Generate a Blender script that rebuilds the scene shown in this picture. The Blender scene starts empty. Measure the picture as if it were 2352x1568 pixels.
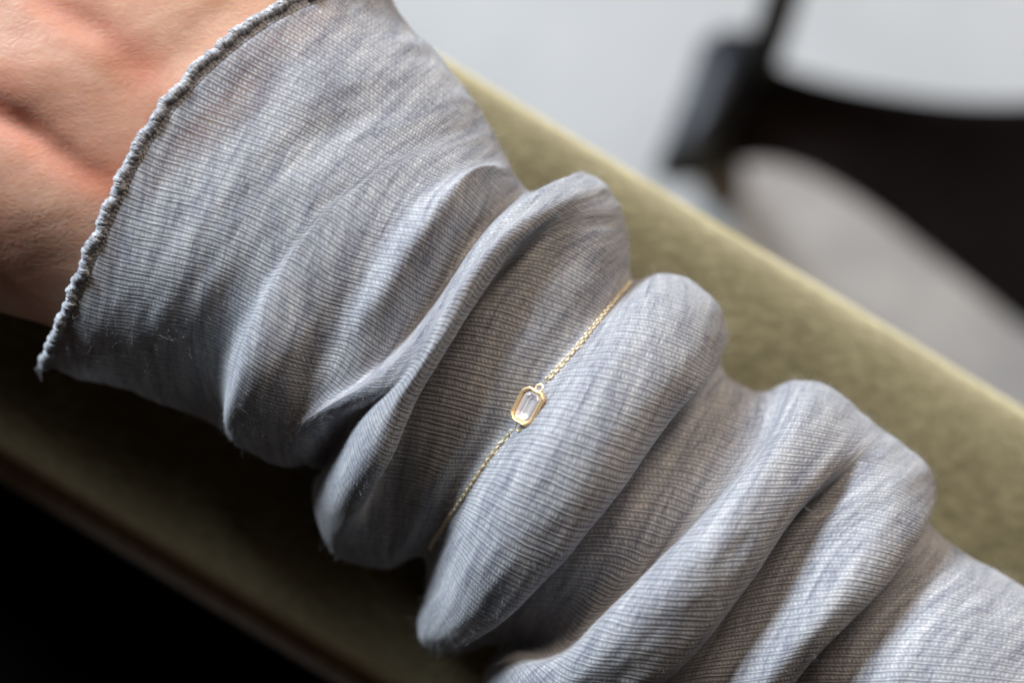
import bpy, math, random
import numpy as np
from mathutils import Vector, Matrix
from mathutils.bvhtree import BVHTree

# ------------------------------------------------------------------ units
# tracing unit: 1 unit = 0.857 mm; z = 0 is the level of the sleeve's crest; the floor is at world z = 0
S = 0.000857
D = 350.0            # camera height above the crest
PX = 0.07            # units per traced pixel at the crest level
Z0 = 860.0           # crest above the floor

def W(x, y, z):
    return (x * S, y * S, (z + Z0) * S)

def P(px, py, z):
    k = (D - z) / D
    return np.array([(px - 1176.0) * PX * k, (784.0 - py) * PX * k, z])

def azel(az, el, dist):
    a, e = math.radians(az), math.radians(el)
    return Vector((math.cos(a) * math.cos(e) * dist, math.sin(a) * math.cos(e) * dist, math.sin(e) * dist))

# ------------------------------------------------------------------ camera, world, lamps, exposure
scene = bpy.context.scene
col = scene.collection
cam_d = bpy.data.cameras.new('camera')
cam = bpy.data.objects.new('camera', cam_d)
col.objects.link(cam)
cam.location = W(0, 0, D)
cam.rotation_euler = (0, 0, 0)
cam_d.sensor_width = 36.0
cam_d.lens = 36.0 * D / (2352 * PX)
cam_d.clip_start = 0.02
cam_d.clip_end = 30
cam_d.dof.use_dof = True
cam_d.dof.focus_distance = (D + 5) * S
cam_d.dof.aperture_fstop = 7.2
scene.camera = cam

world = bpy.data.worlds.new('World')
scene.world = world
world.use_nodes = True
bg = world.node_tree.nodes['Background']
bg.inputs[0].default_value = (1.0, 0.78, 0.60, 1)
bg.inputs[1].default_value = 0.028

CENTER = Vector(W(0, 0, -10))
def window_lamp(name, az, el, dist, w, h, power, color):
    ld = bpy.data.lights.new(name, 'AREA')
    ld.shape = 'RECTANGLE'; ld.size = w; ld.size_y = h
    ld.energy = power; ld.color = color
    o = bpy.data.objects.new(name, ld)
    col.objects.link(o)
    o.location = CENTER + azel(az, el, dist)
    o.rotation_euler = (CENTER - o.location).to_track_quat('-Z', 'Y').to_euler()
    return o
window_lamp('window_light', 125, 28, 2.0, 0.72, 0.55, 83, (0.78, 0.885, 1.0))
window_lamp('second_window_light', 62, 31, 2.0, 0.8, 0.6, 29, (1.0, 0.82, 0.66))

scene.view_settings.view_transform = 'Standard'
scene.view_settings.look = 'None'
scene.view_settings.exposure = 0
scene.view_settings.gamma = 1
scene.render.engine = 'CYCLES'
scene.cycles.filter_width = 2.1
scene.cycles.max_bounces = 8
scene.cycles.transmission_bounces = 8
scene.cycles.transparent_max_bounces = 8
scene.cycles.caustics_reflective = True
scene.cycles.sample_clamp_indirect = 4
scene.cycles.sample_clamp_direct = 7

rnd = random.Random(4)
nrs = np.random.RandomState(7)

# ------------------------------------------------------------------ node helpers
class N:
    """small expression helper over shader Math nodes"""
    def __init__(s, t, sock): s.t, s.s = t, sock
    def _op(s, op, *o):
        n = s.t.nodes.new('ShaderNodeMath'); n.operation = op
        s.t.links.new(s.s, n.inputs[0])
        for i, v in enumerate(o):
            if isinstance(v, N): s.t.links.new(v.s, n.inputs[i + 1])
            else: n.inputs[i + 1].default_value = v
        return N(s.t, n.outputs[0])
    def __add__(s, o): return s._op('ADD', o)
    def __sub__(s, o): return s._op('SUBTRACT', o)
    def __mul__(s, o): return s._op('MULTIPLY', o)
    def __truediv__(s, o): return s._op('DIVIDE', o)
    def fract(s): return s._op('FRACT')
    def floor(s): return s._op('FLOOR')
    def exp(s): return s._op('EXPONENT')
    def cos(s): return s._op('COSINE')
    def sin(s): return s._op('SINE')
    def pw(s, p): return s._op('POWER', p)
    def max(s, o): return s._op('MAXIMUM', o)
    def min(s, o): return s._op('MINIMUM', o)
    def gauss(s, c, w):
        d = (s - c) / w
        return (d * d * -1.0).exp()

def material(name):
    m = bpy.data.materials.new(name); m.use_nodes = True
    return m, m.node_tree, m.node_tree.nodes['Principled BSDF']

def noise(t, vec, scale, detail=3, rough=0.55, dist=0.0, ntype=None):
    n = t.nodes.new('ShaderNodeTexNoise')
    n.inputs['Scale'].default_value = scale; n.inputs['Detail'].default_value = detail
    n.inputs['Roughness'].default_value = rough; n.inputs['Distortion'].default_value = dist
    if vec is not None: t.links.new(vec, n.inputs['Vector'])
    return n

def ramp(t, fac, stops):
    n = t.nodes.new('ShaderNodeValToRGB')
    e = n.color_ramp.elements
    while len(e) > 1: e.remove(e[-1])
    e[0].position = stops[0][0]; e[0].color = (*stops[0][1], 1)
    for p, c in stops[1:]:
        q = e.new(p); q.color = (*c, 1)
    t.links.new(fac, n.inputs[0])
    return n

def mixc(t, fac, a, b, mode='MIX'):
    n = t.nodes.new('ShaderNodeMix'); n.data_type = 'RGBA'; n.blend_type = mode
    for sock, v in ((n.inputs[0], fac), (n.inputs[6], a), (n.inputs[7], b)):
        if isinstance(v, (int, float)): sock.default_value = v
        elif isinstance(v, tuple): sock.default_value = (*v, 1)
        elif isinstance(v, N): t.links.new(v.s, sock)
        else: t.links.new(v, sock)
    return n.outputs[2]

def bump(t, height, dist, strength=1.0, normal=None):
    n = t.nodes.new('ShaderNodeBump')
    n.inputs['Strength'].default_value = strength; n.inputs['Distance'].default_value = dist
    t.links.new(height.s if isinstance(height, N) else height, n.inputs['Height'])
    if normal is not None: t.links.new(normal, n.inputs['Normal'])
    return n.outputs[0]

def mapping(t, vec, scale=(1, 1, 1), rot=(0, 0, 0)):
    n = t.nodes.new('ShaderNodeMapping')
    n.inputs['Scale'].default_value = scale; n.inputs['Rotation'].default_value = rot
    t.links.new(vec, n.inputs['Vector'])
    return n.outputs[0]

# ------------------------------------------------------------------ materials
def make_knit():
    m, t, b = material('heather_knit')
    uv = t.nodes.new('ShaderNodeUVMap'); uv.uv_map = 'knit'
    sep = t.nodes.new('ShaderNodeSeparateXYZ'); t.links.new(uv.outputs[0], sep.inputs[0])
    s0, w0 = N(t, sep.outputs[0]), N(t, sep.outputs[1])
    n1 = noise(t, mapping(t, uv.outputs[0], (0.10, 0.35, 1)), 1.0, 2)
    n2 = noise(t, mapping(t, uv.outputs[0], (0.9, 0.9, 1)), 1.0, 2)
    w = w0 + (N(t, n1.outputs[0]) - 0.5) * 0.9 + (N(t, n2.outputs[0]) - 0.5) * 0.12
    s = s0 + (N(t, n2.outputs[0]) - 0.5) * 0.5
    q = w / 1.46
    a = q.fract()
    row = q.floor()
    jit = (row * 12.9898).sin() * 0.37
    ridge = a.gauss(0.17, 0.092)
    ph = (s / 0.74 + a * 1.25 + jit) * 6.28318
    lobe = (ph.cos() * 0.5 + 0.5).pw(0.8)
    loops = a.gauss(0.62, 0.23) * (lobe * 0.52 + 0.30)
    ridge2 = ridge * ((ph * 1.0).sin() * 0.10 + 0.92)
    h = ridge2.max(loops)
    fib = noise(t, mapping(t, uv.outputs[0], (9, 5, 1)), 1.0, 3, 0.7)
    hh = h + N(t, fib.outputs[0]) * 0.28
    # heather yarn colours: streaks that run across the wales
    st = noise(t, mapping(t, uv.outputs[0], (0.50, 0.075, 1), (0, 0, 0.10)), 1.0, 4, 0.58, 0.5)
    st2 = noise(t, mapping(t, uv.outputs[0], (1.5, 0.8, 1)), 1.0, 3, 0.6, 0.6)
    f = N(t, st.outputs[0]) * 0.62 + N(t, st2.outputs[0]) * 0.38
    cr = ramp(t, f.s, [(0.37, (0.25, 0.252, 0.30)), (0.44, (0.375, 0.383, 0.425)), (0.50, (0.465, 0.475, 0.505)), (0.57, (0.575, 0.582, 0.60)), (0.66, (0.76, 0.76, 0.76))])
    fibc = noise(t, mapping(t, uv.outputs[0], (6, 3, 1)), 1.0, 3, 0.8)
    cf = mixc(t, (N(t, fibc.outputs[0]) - 0.35) * 1.2, cr.outputs[0], (0.60, 0.61, 0.63))
    cf = mixc(t, 0.35, cr.outputs[0], cf)
    gap = mixc(t, 1.0, cf, (0.47, 0.46, 0.47), 'MULTIPLY')
    fac = (hh * 1.1 - 0.08).max(0.0).min(1.0)
    c = mixc(t, fac, gap, cf)
    t.links.new(c, b.inputs['Base Color'])
    b.inputs['Roughness'].default_value = 0.85
    b.inputs['Specular IOR Level'].default_value = 0.25
    b.inputs['Sheen Weight'].default_value = 0.3
    b.inputs['Sheen Roughness'].default_value = 0.5
    nb = bump(t, hh, 0.00026, 0.45)
    t.links.new(nb, b.inputs['Normal'])
    # stretched, open knit near the cuff: the gaps between the loops let the skin through
    at = t.nodes.new('ShaderNodeAttribute'); at.attribute_name = 'sheer'
    she = N(t, at.outputs['Fac'])
    hole = ((fac * -0.8 + 0.95) * she * 0.8).min(0.8)
    tr = t.nodes.new('ShaderNodeBsdfTransparent')
    tl = t.nodes.new('ShaderNodeBsdfTranslucent'); t.links.new(c, tl.inputs[0]); t.links.new(nb, tl.inputs['Normal'])
    mx = t.nodes.new('ShaderNodeMixShader'); mx.inputs[0].default_value = 0.10
    t.links.new(b.outputs[0], mx.inputs[1]); t.links.new(tl.outputs[0], mx.inputs[2])
    mx2 = t.nodes.new('ShaderNodeMixShader'); t.links.new(hole.s, mx2.inputs[0])
    t.links.new(mx.outputs[0], mx2.inputs[1]); t.links.new(tr.outputs[0], mx2.inputs[2])
    t.links.new(mx2.outputs[0], t.nodes['Material Output'].inputs[0])
    return m

def make_thread():
    m, t, b = material('cuff_thread')
    tc = t.nodes.new('ShaderNodeNewGeometry')
    n = noise(t, tc.outputs['Position'], 900, 3, 0.6)
    oi = t.nodes.new('ShaderNodeObjectInfo')
    cr = ramp(t, (N(t, n.outputs[0]) * 0.7 + N(t, oi.outputs['Random']) * 0.3).s, [(0.35, (0.28, 0.28, 0.31)), (0.5, (0.39, 0.395, 0.42)), (0.65, (0.54, 0.55, 0.56))])
    t.links.new(cr.outputs[0], b.inputs['Base Color'])
    b.inputs['Roughness'].default_value = 0.75
    b.inputs['Sheen Weight'].default_value = 0.3
    tco = t.nodes.new('ShaderNodeTexCoord')
    n2 = noise(t, tco.outputs['Object'], 5200, 2, 0.6)
    t.links.new(bump(t, n2.outputs[0], 0.0001, 0.8), b.inputs['Normal'])
    return m

def make_fuzz():
    m, t, b = material('loose_fibre')
    b.inputs['Base Color'].default_value = (0.72, 0.72, 0.74, 1)
    b.inputs['Roughness'].default_value = 0.6
    return m

def make_velvet():
    m, t, b = material('olive_velvet')
    tc = t.nodes.new('ShaderNodeTexCoord')
    n1 = noise(t, mapping(t, tc.outputs['Object'], (1, 1.6, 1)), 330, 4, 0.6, 0.3)
    n2 = noise(t, tc.outputs['Object'], 75, 3, 0.55)
    f = N(t, n1.outputs[0]) * 0.6 + N(t, n2.outputs[0]) * 0.4
    cr = ramp(t, f.s, [(0.38, (0.062, 0.049, 0.024)), (0.52, (0.096, 0.079, 0.041)), (0.65, (0.145, 0.122, 0.067))])
    t.links.new(cr.outputs[0], b.inputs['Base Color'])
    b.inputs['Roughness'].default_value = 0.9
    b.inputs['Specular IOR Level'].default_value = 0.1
    n3 = noise(t, tc.outputs['Object'], 900, 3, 0.7)
    hh = N(t, n1.outputs[0]) * 0.6 + N(t, n3.outputs[0]) * 0.5
    nb = bump(t, hh, 0.0010, 0.7)
    t.links.new(nb, b.inputs['Normal'])
    sh = t.nodes.new('ShaderNodeBsdfSheen'); sh.inputs['Color'].default_value = (0.74, 0.62, 0.37, 1)
    sh.inputs['Roughness'].default_value = 0.55
    t.links.new(nb, sh.inputs['Normal'])
    ad_ = t.nodes.new('ShaderNodeAddShader')
    sh2 = t.nodes.new('ShaderNodeBsdfSheen'); sh2.inputs['Color'].default_value = (0.55, 0.45, 0.27, 1); sh2.inputs['Roughness'].default_value = 0.34; t.links.new(nb, sh2.inputs['Normal'])
    ad2 = t.nodes.new('ShaderNodeAddShader'); t.links.new(sh.outputs[0], ad2.inputs[0]); t.links.new(sh2.outputs[0], ad2.inputs[1])
    t.links.new(b.outputs[0], ad_.inputs[0]); t.links.new(ad2.outputs[0], ad_.inputs[1])
    t.links.new(ad_.outputs[0], t.nodes['Material Output'].inputs[0])
    return m

def make_piping():
    m, t, b = material('brown_piping_cloth')
    tc = t.nodes.new('ShaderNodeTexCoord')
    n1 = noise(t, tc.outputs['Object'], 300, 4, 0.6)
    cr = ramp(t, n1.outputs[0], [(0.35, (0.15, 0.095, 0.052)), (0.65, (0.24, 0.155, 0.09))])
    t.links.new(cr.outputs[0], b.inputs['Base Color'])
    b.inputs['Roughness'].default_value = 0.85
    b.inputs['Sheen Weight'].default_value = 0.5
    return m

def make_skin():
    m, t, b = material('skin')
    tc = t.nodes.new('ShaderNodeTexCoord')
    ob = tc.outputs['Object']
    n1 = noise(t, ob, 60, 4, 0.6, 0.4)
    n2 = noise(t, ob, 420, 4, 0.65)
    at = t.nodes.new('ShaderNodeAttribute'); at.attribute_name = 'flush'
    red = N(t, at.outputs['Fac'])
    c1 = ramp(t, n1.outputs[0], [(0.32, (0.48, 0.240, 0.152)), (0.5, (0.56, 0.322, 0.22)), (0.68, (0.64, 0.41, 0.295))])
    c2 = mixc(t, (N(t, n2.outputs[0]) - 0.42).max(0.0) * 1.4, c1.outputs[0], (0.50, 0.26, 0.19))
    c3 = mixc(t, red.min(0.9) * 0.75, c2, (0.50, 0.14, 0.075))
    t.links.new(c3, b.inputs['Base Color'])
    b.inputs['Subsurface Weight'].default_value = 0.85
    b.inputs['Subsurface Radius'].default_value = (1.0, 0.30, 0.14)
    b.inputs['Subsurface Scale'].default_value = 0.0022
    b.inputs['Roughness'].default_value = 0.46
    b.inputs['Specular IOR Level'].default_value = 0.42
    # fine skin lines: crossing stretched cells
    v = t.nodes.new('ShaderNodeTexVoronoi'); v.feature = 'DISTANCE_TO_EDGE'
    wob = noise(t, ob, 90, 3, 0.6)
    add = t.nodes.new('ShaderNodeMixRGB'); add.blend_type = 'ADD'; add.inputs[0].default_value = 0.004
    t.links.new(ob, add.inputs[1]); t.links.new(wob.outputs['Color'], add.inputs[2])
    t.links.new(mapping(t, add.outputs[0], (800, 1150, 900), (0, 0, 0.35)), v.inputs['Vector'])
    v.inputs['Scale'].default_value = 1.0
    n3 = noise(t, mapping(t, add.outputs[0], (520, 1050, 800), (0, 0, 0.10)), 1.0, 4, 0.6, 0.15)
    n4 = noise(t, mapping(t, add.outputs[0], (1000, 600, 800), (0, 0, -0.35)), 1.0, 3, 0.6, 0.2)
    hh = (N(t, v.outputs['Distance']) * 1.6).min(0.6) + N(t, n3.outputs[0]) * 1.3 + N(t, n4.outputs[0]) * 0.7
    t.links.new(bump(t, hh, 0.00010, 0.38), b.inputs['Normal'])
    return m

def make_gold():
    m, t, b = material('yellow_gold')
    b.inputs['Base Color'].default_value = (0.96, 0.83, 0.60, 1)
    b.inputs['Metallic'].default_value = 0.75
    b.inputs['Roughness'].default_value = 0.3
    tc = t.nodes.new('ShaderNodeTexCoord')
    n = noise(t, tc.outputs['Object'], 2500, 3)
    t.links.new(bump(t, n.outputs[0], 0.00003, 0.5), b.inputs['Normal'])
    return m

def make_gem():
    m, t, b = material('clear_diamond')
    b.inputs['Base Color'].default_value = (0.88, 0.83, 0.82, 1)
    b.inputs['Metallic'].default_value = 0.65
    b.inputs['Roughness'].default_value = 0.17
    b.inputs['Coat Weight'].default_value = 1.0
    b.inputs['Coat IOR'].default_value = 2.0
    b.inputs['Coat Roughness'].default_value = 0.02
    return m

def make_floor():
    m, t, b = material('pale_concrete_floor')
    tc = t.nodes.new('ShaderNodeTexCoord')
    n1 = noise(t, tc.outputs['Object'], 4.2, 5, 0.6, 0.5)
    n2 = noise(t, tc.outputs['Object'], 40, 4, 0.6)
    f = N(t, n1.outputs[0]) * 0.8 + N(t, n2.outputs[0]) * 0.2
    cr = ramp(t, f.s, [(0.3, (0.42, 0.432, 0.442)), (0.5, (0.51, 0.522, 0.532)), (0.7, (0.60, 0.605, 0.61))])
    t.links.new(cr.outputs[0], b.inputs['Base Color'])
    b.inputs['Roughness'].default_value = 0.55
    t.links.new(bump(t, n2.outputs[0], 0.001, 0.4), b.inputs['Normal'])
    return m

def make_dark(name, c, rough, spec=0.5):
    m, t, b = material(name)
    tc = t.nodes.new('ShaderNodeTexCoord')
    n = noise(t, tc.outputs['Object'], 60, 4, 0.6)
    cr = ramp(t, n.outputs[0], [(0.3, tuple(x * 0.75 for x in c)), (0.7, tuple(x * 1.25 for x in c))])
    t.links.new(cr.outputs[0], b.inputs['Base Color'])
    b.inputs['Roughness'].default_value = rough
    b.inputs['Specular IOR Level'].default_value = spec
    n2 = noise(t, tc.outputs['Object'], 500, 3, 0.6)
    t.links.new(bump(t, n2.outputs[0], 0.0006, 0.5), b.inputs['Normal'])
    return m

KNIT = make_knit(); THREAD = make_thread(); FUZZ = make_fuzz(); VELVET = make_velvet(); PIPING = make_piping()
SKIN = make_skin(); GOLD = make_gold(); BEZEL_GOLD = make_gold(); BEZEL_GOLD.node_tree.nodes['Principled BSDF'].inputs['Base Color'].default_value = (1.0, 0.72, 0.38, 1); BEZEL_GOLD.node_tree.nodes['Principled BSDF'].inputs['Roughness'].default_value = 0.24; GEM = make_gem(); FLOOR = make_floor()
LEATHER = make_dark('black_leather', (0.006, 0.0045, 0.0045), 0.95, 0.03)
METAL = make_dark('dark_painted_metal', (0.010, 0.010, 0.013), 0.42, 0.4)
WOOD = make_dark('brown_wood', (0.09, 0.06, 0.04), 0.6, 0.2)
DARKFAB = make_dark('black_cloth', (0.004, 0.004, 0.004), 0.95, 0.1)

# ------------------------------------------------------------------ mesh helpers
def np_mesh(name, verts, faces, mat=None, smooth=True):
    me = bpy.data.meshes.new(name)
    v = np.asarray(verts, dtype=np.float32); f = np.asarray(faces, dtype=np.int32)
    k = f.shape[1]
    me.vertices.add(len(v)); me.vertices.foreach_set('co', v.ravel())
    me.loops.add(f.size); me.loops.foreach_set('vertex_index', f.ravel())
    me.polygons.add(len(f))
    me.polygons.foreach_set('loop_start', np.arange(0, f.size, k, dtype=np.int32))
    me.update(calc_edges=True); me.validate()
    if smooth: me.polygons.foreach_set('use_smooth', np.ones(len(me.polygons), dtype=bool))
    if mat: me.materials.append(mat)
    return me

def link(name, me, parent=None, **props):
    o = bpy.data.objects.new(name, me); col.objects.link(o)
    if parent is not None: o.parent = parent
    for k, v in props.items(): o[k] = v
    return o

def empty(name, loc, label, category, **props):
    o = bpy.data.objects.new(name, None); col.objects.link(o)
    o.location = loc; o.empty_display_size = 0.01
    o['label'] = label; o['category'] = category
    for k, v in props.items(): o[k] = v
    return o

def child(name, me, parent, **props):
    """mesh data in world coordinates, parented without moving"""
    o = link(name, me, parent, **props)
    off = Vector((0, 0, 0)); p = parent
    while p is not None:
        off += p.location; p = p.parent
    o.location = -off
    return o

def grid_faces(nu, nv, close_v=False, close_u=False, base=0):
    iu = np.arange(nu if close_u else nu - 1); iv = np.arange(nv if close_v else nv - 1)
    A, B = np.meshgrid(iu, iv, indexing='ij')
    A2, B2 = (A + 1) % nu, (B + 1) % nv
    return (base + np.stack([A * nv + B, A2 * nv + B, A2 * nv + B2, A * nv + B2], -1)).reshape(-1, 4)

def to_world(v):
    v = np.asarray(v, float) * S
    v[..., 2] += Z0 * S
    return v

def catmull(pts, n_per, alpha=0.5):
    """pts: (R, C, 3) -> dense along axis 0, centripetal and per column"""
    pts = np.asarray(pts, float)
    p = np.concatenate([2 * pts[:1] - pts[1:2], pts, 2 * pts[-1:] - pts[-2:-1]], 0)
    d = np.maximum(np.linalg.norm(np.diff(p, axis=0), axis=-1), 1e-4) ** alpha
    out = []
    for i in range(1, len(p) - 2):
        n = n_per[i - 1] if hasattr(n_per, '__len__') else n_per
        t0 = np.zeros(p.shape[1:-1]); t1 = t0 + d[i - 1]; t2 = t1 + d[i]; t3 = t2 + d[i + 1]
        for k in range(n):
            t = t1 + (t2 - t1) * (k / n)
            e = lambda x: x[..., None]
            A1 = e((t1 - t) / (t1 - t0)) * p[i - 1] + e((t - t0) / (t1 - t0)) * p[i]
            A2 = e((t2 - t) / (t2 - t1)) * p[i] + e((t - t1) / (t2 - t1)) * p[i + 1]
            A3 = e((t3 - t) / (t3 - t2)) * p[i + 1] + e((t - t2) / (t3 - t2)) * p[i + 2]
            B1 = e((t2 - t) / (t2 - t0)) * A1 + e((t - t0) / (t2 - t0)) * A2
            B2 = e((t3 - t) / (t3 - t1)) * A2 + e((t - t1) / (t3 - t1)) * A3
            out.append(e((t2 - t) / (t2 - t1)) * B1 + e((t - t1) / (t2 - t1)) * B2)
    out.append(pts[-1])
    return np.array(out)

def tube(path, radius, sides=8, closed=False, cap=True):
    path = np.asarray(path, float); n = len(path)
    r = np.full(n, radius) if np.isscalar(radius) else np.asarray(radius)
    tan = (np.roll(path, -1, 0) - np.roll(path, 1, 0)) if closed else np.gradient(path, axis=0)
    tan /= np.linalg.norm(tan, axis=1)[:, None] + 1e-12
    up = np.array([0.123, 0.31, 0.94]); rows = []
    nrm = np.cross(tan[0], up); nrm /= np.linalg.norm(nrm)
    for i in range(n):
        nrm = nrm - tan[i] * nrm.dot(tan[i]); nrm /= np.linalg.norm(nrm)
        b = np.cross(tan[i], nrm)
        a = np.arange(sides) * 2 * math.pi / sides
        rows.append(path[i] + r[i] * (np.cos(a)[:, None] * nrm + np.sin(a)[:, None] * b))
    return np.concatenate(rows), grid_faces(n, sides, True, closed)

# ------------------------------------------------------------------ the sleeve: traced cross lines of the cloth, cuff -> elbow
R_ = []
def ring(pts, h, zc=-28.0, H=28.0):
    R_.append((pts, h, zc, H))
ring([(100,838),(150,715),(200,590),(255,465),(310,345),(395,220),(520,95),(680,-5),(880,-60)], [0,0,0,0,0,0,0,0,0])
ring([(170,865),(215,745),(262,625),(318,500),(380,378),(470,262),(595,150),(745,62),(925,40)], [0,0,-.2,-.4,-.6,-.3,0,0,0])
ring([(260,890),(300,770),(345,655),(405,535),(475,420),(570,315),(690,220),(835,150),(1000,122)], [-2,-1,0,0,0,0,.6,0,0])
ring([(390,937),(410,825),(450,712),(505,600),(580,500),(675,405),(795,325),(945,275),(1095,235)], [-4,-3,-1,0,0,0,-.6,0,0])
ring([(508,990),(502,900),(527,810),(572,710),(640,600),(730,490),(850,395),(985,330),(1125,285)], [-9,-7,-4,-1.2,-.1,0,.1,0,0])
ring([(520,998),(520,950),(543,862),(572,770),(612,680),(672,585),(765,480),(890,390),(1015,345),(1142,318)], [2,4.8,4.8,2.8,1.0,.3,.1,0,0,0])
ring([(562,1036),(568,945),(622,850),(665,785),(700,725),(768,624),(850,530),(950,440),(1055,378),(1156,348)], [1.5,4,2.8,.8,-.4,-.8,-.5,.3,.6,0])
ring([(612,1062),(640,975),(690,890),(740,810),(800,705),(850,620),(910,530),(985,450),(1080,392),(1166,368)], [1,0,-1.6,-2.2,-2,-1.1,0,1,1.5,0])
ring([(645,1072),(665,990),(722,912),(785,822),(847,715),(905,625),(965,535),(1028,440),(1095,380),(1175,392)], [1,-.6,-2,-2,-.6,1.6,3.6,4.8,4.6,0])
ring([(665,1073),(672,990),(722,932),(790,885),(850,830),(900,770),(965,672),(1030,575),(1090,490),(1150,415),(1190,408)], [1,-.6,-1.6,-2.4,-3.2,-4,-3,-1.5,-.5,-1.5,-2])
ring([(680,1072),(680,985),(722,945),(778,908),(845,864),(908,806),(975,718),(1040,625),(1098,540),(1170,460),(1216,440)], [1,0,-.8,-1.6,-3,-5,-6.3,-7,-7,-6,-5])
ring([(698,1068),(688,1010),(722,962),(780,920),(850,876),(912,822),(978,738),(1042,645),(1104,560),(1180,482),(1265,424),(1335,396)], [1,1.4,1.4,1.6,2,2.4,2.6,2.8,2.6,2.2,1,0])
ring([(712,1074),(716,1025),(752,968),(812,928),(872,885),(935,820),(1002,725),(1066,632),(1132,548),(1212,480),(1290,428),(1352,400)], [-1,1,1.4,2,2.4,2.8,3,3.2,3,2.5,1.2,0])
ring([(742,1082),(770,1038),(802,985),(848,936),(910,886),(965,808),(1030,705),(1090,615),(1160,535),(1240,478),(1310,435),(1372,408)], [-13,-14,-9,0.5,3,3.6,4,4,3.6,2.8,1.6,0])
ring([(720,1100),(764,1052),(800,1000),(845,950),(900,905),(962,838),(1024,752),(1085,655),(1150,575),(1230,510),(1320,455),(1402,432)], [-9,-4,-1,1.6,3.4,4,4,3.8,3.2,2.4,1.4,0])
ring([(718,1180),(775,1118),(832,1050),(880,985),(925,915),(970,850),(1028,765),(1088,675),(1150,595),(1230,525),(1322,475),(1418,460)], [-2,2,3,3,3,3,2.8,2.4,1.8,1,.8,0])
ring([(745,1245),(800,1185),(858,1110),(900,1050),(932,975),(973,893),(1018,820),(1061,747),(1112,670),(1160,600),(1226,535),(1325,490),(1430,485)], [-6,-1.5,0,0,0,0,-.3,-.6,-1,-1.2,-.6,.4,0])
ring([(800,1292),(842,1215),(868,1120),(896,1058),(924,985),(965,905),(1010,832),(1055,758),(1110,690),(1170,625),(1240,560),(1335,520),(1437,512)], [-9,-8.5,-8.5,-8.5,-8.5,-8.5,-8,-7,-6,-4.5,-2,0,0])
ring([(865,1306),(895,1225),(920,1130),(950,1045),(990,955),(1038,865),(1095,775),(1155,690),(1225,615),(1305,565),(1380,540),(1442,540)], [-9,-9,-8.5,-8,-7.2,-6.5,-5.5,-4.5,-3,-1,0,0])
ring([(915,1302),(950,1215),(990,1120),(1040,1035),(1095,950),(1155,862),(1222,778),(1292,700),(1372,630),(1447,585)], [-8,-7.5,-7,-6,-5,-4.2,-3.4,-2.6,-1.6,-1])
ring([(966,1280),(1008,1200),(1058,1112),(1115,1038),(1172,985),(1232,895),(1290,828),(1350,765),(1402,708),(1451,642)], [-8,-7.5,-7,-6.4,-6,-5.4,-5,-5,-5,-5])
ring([(978,1300),(1040,1215),(1095,1128),(1150,1058),(1205,995),(1268,915),(1325,845),(1382,768),(1430,700),(1478,640)], [-9,-3.5,-1.5,-.5,0,0,0,-.6,-1.5,-2])
ring([(975,1375),(1035,1280),(1092,1190),(1155,1115),(1225,1040),(1295,955),(1358,872),(1418,785),(1470,700),(1520,626)], [-6,0,2,3,3.4,3.4,3.2,2.8,1.6,0])
ring([(956,1432),(1035,1370),(1110,1275),(1180,1195),(1262,1100),(1335,1015),(1410,915),(1478,815),(1540,720),(1585,642)], [-5,1,3.4,4,4.2,4.2,4,3.6,2.4,0])
ring([(968,1482),(1060,1440),(1145,1345),(1232,1250),(1322,1150),(1402,1050),(1480,945),(1548,850),(1600,760),(1648,698)], [-6,0,2.6,3,3.2,3.2,3.2,3,2,0])
ring([(1012,1504),(1085,1474),(1136,1437),(1187,1392),(1245,1334),(1307,1273),(1358,1204),(1427,1122),(1488,1034),(1550,948),(1612,880),(1672,775)], [-9,-4,-1,0,0,0,0,0,0,0,.3,0])
ring([(1075,1496),(1098,1468),(1138,1430),(1180,1390),(1238,1332),(1300,1270),(1350,1204),(1418,1122),(1480,1034),(1542,952),(1602,892),(1655,830)], [-14,-13,-11,-9.5,-9,-9,-9,-9,-9,-8,-7,-5])
ring([(1120,1480),(1170,1450),(1240,1390),(1310,1320),(1380,1240),(1452,1155),(1520,1068),(1578,990),(1630,915),(1668,862)], [-15,-12,-9,-8,-7.2,-7,-7,-7,-7,-6])
ring([(1150,1485),(1225,1450),(1305,1390),(1395,1305),(1475,1215),(1550,1125),(1610,1045),(1665,960),(1705,882)], [-15,-12,-9,-7.6,-6.6,-6.2,-6,-6,-5])
ring([(1140,1500),(1225,1485),(1285,1465),(1335,1420),(1392,1368),(1462,1298),(1540,1215),(1612,1135),(1672,1062),(1722,985),(1748,900)], [-15,-13,-10.5,-9,-8,-7.6,-7.4,-7,-7,-6,-5])
ring([(1122,1528),(1180,1500),(1250,1506),(1300,1486),(1345,1440),(1396,1394),(1462,1336),(1540,1258),(1614,1184),(1672,1118),(1736,1042),(1780,968),(1798,905),(1800,878)], [-12,-8,-7,-7,-7,-7,-7,-7,-7,-7,-7,-6,-4,-2])
ring([(1112,1580),(1185,1535),(1262,1518),(1318,1488),(1364,1440),(1420,1384),(1485,1325),(1560,1250),(1635,1170),(1692,1102),(1750,1030),(1796,960),(1826,905),(1842,873)], [-6,0,.5,1,1.2,1.4,1.6,1.6,1.6,1.6,1.4,1,.5,0])
ring([(1150,1690),(1280,1590),(1385,1490),(1475,1400),(1565,1310),(1655,1210),(1735,1110),(1805,1010),(1862,930),(1892,876)], [0,3,4,4.4,4.4,4.4,4.2,3.6,2,0])
ring([(1230,1720),(1360,1620),(1460,1525),(1550,1440),(1640,1345),(1720,1245),(1795,1145),(1865,1050),(1925,965),(1958,926)], [0,3,3.6,3.8,3.8,3.8,3.6,3,1.6,0])
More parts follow.
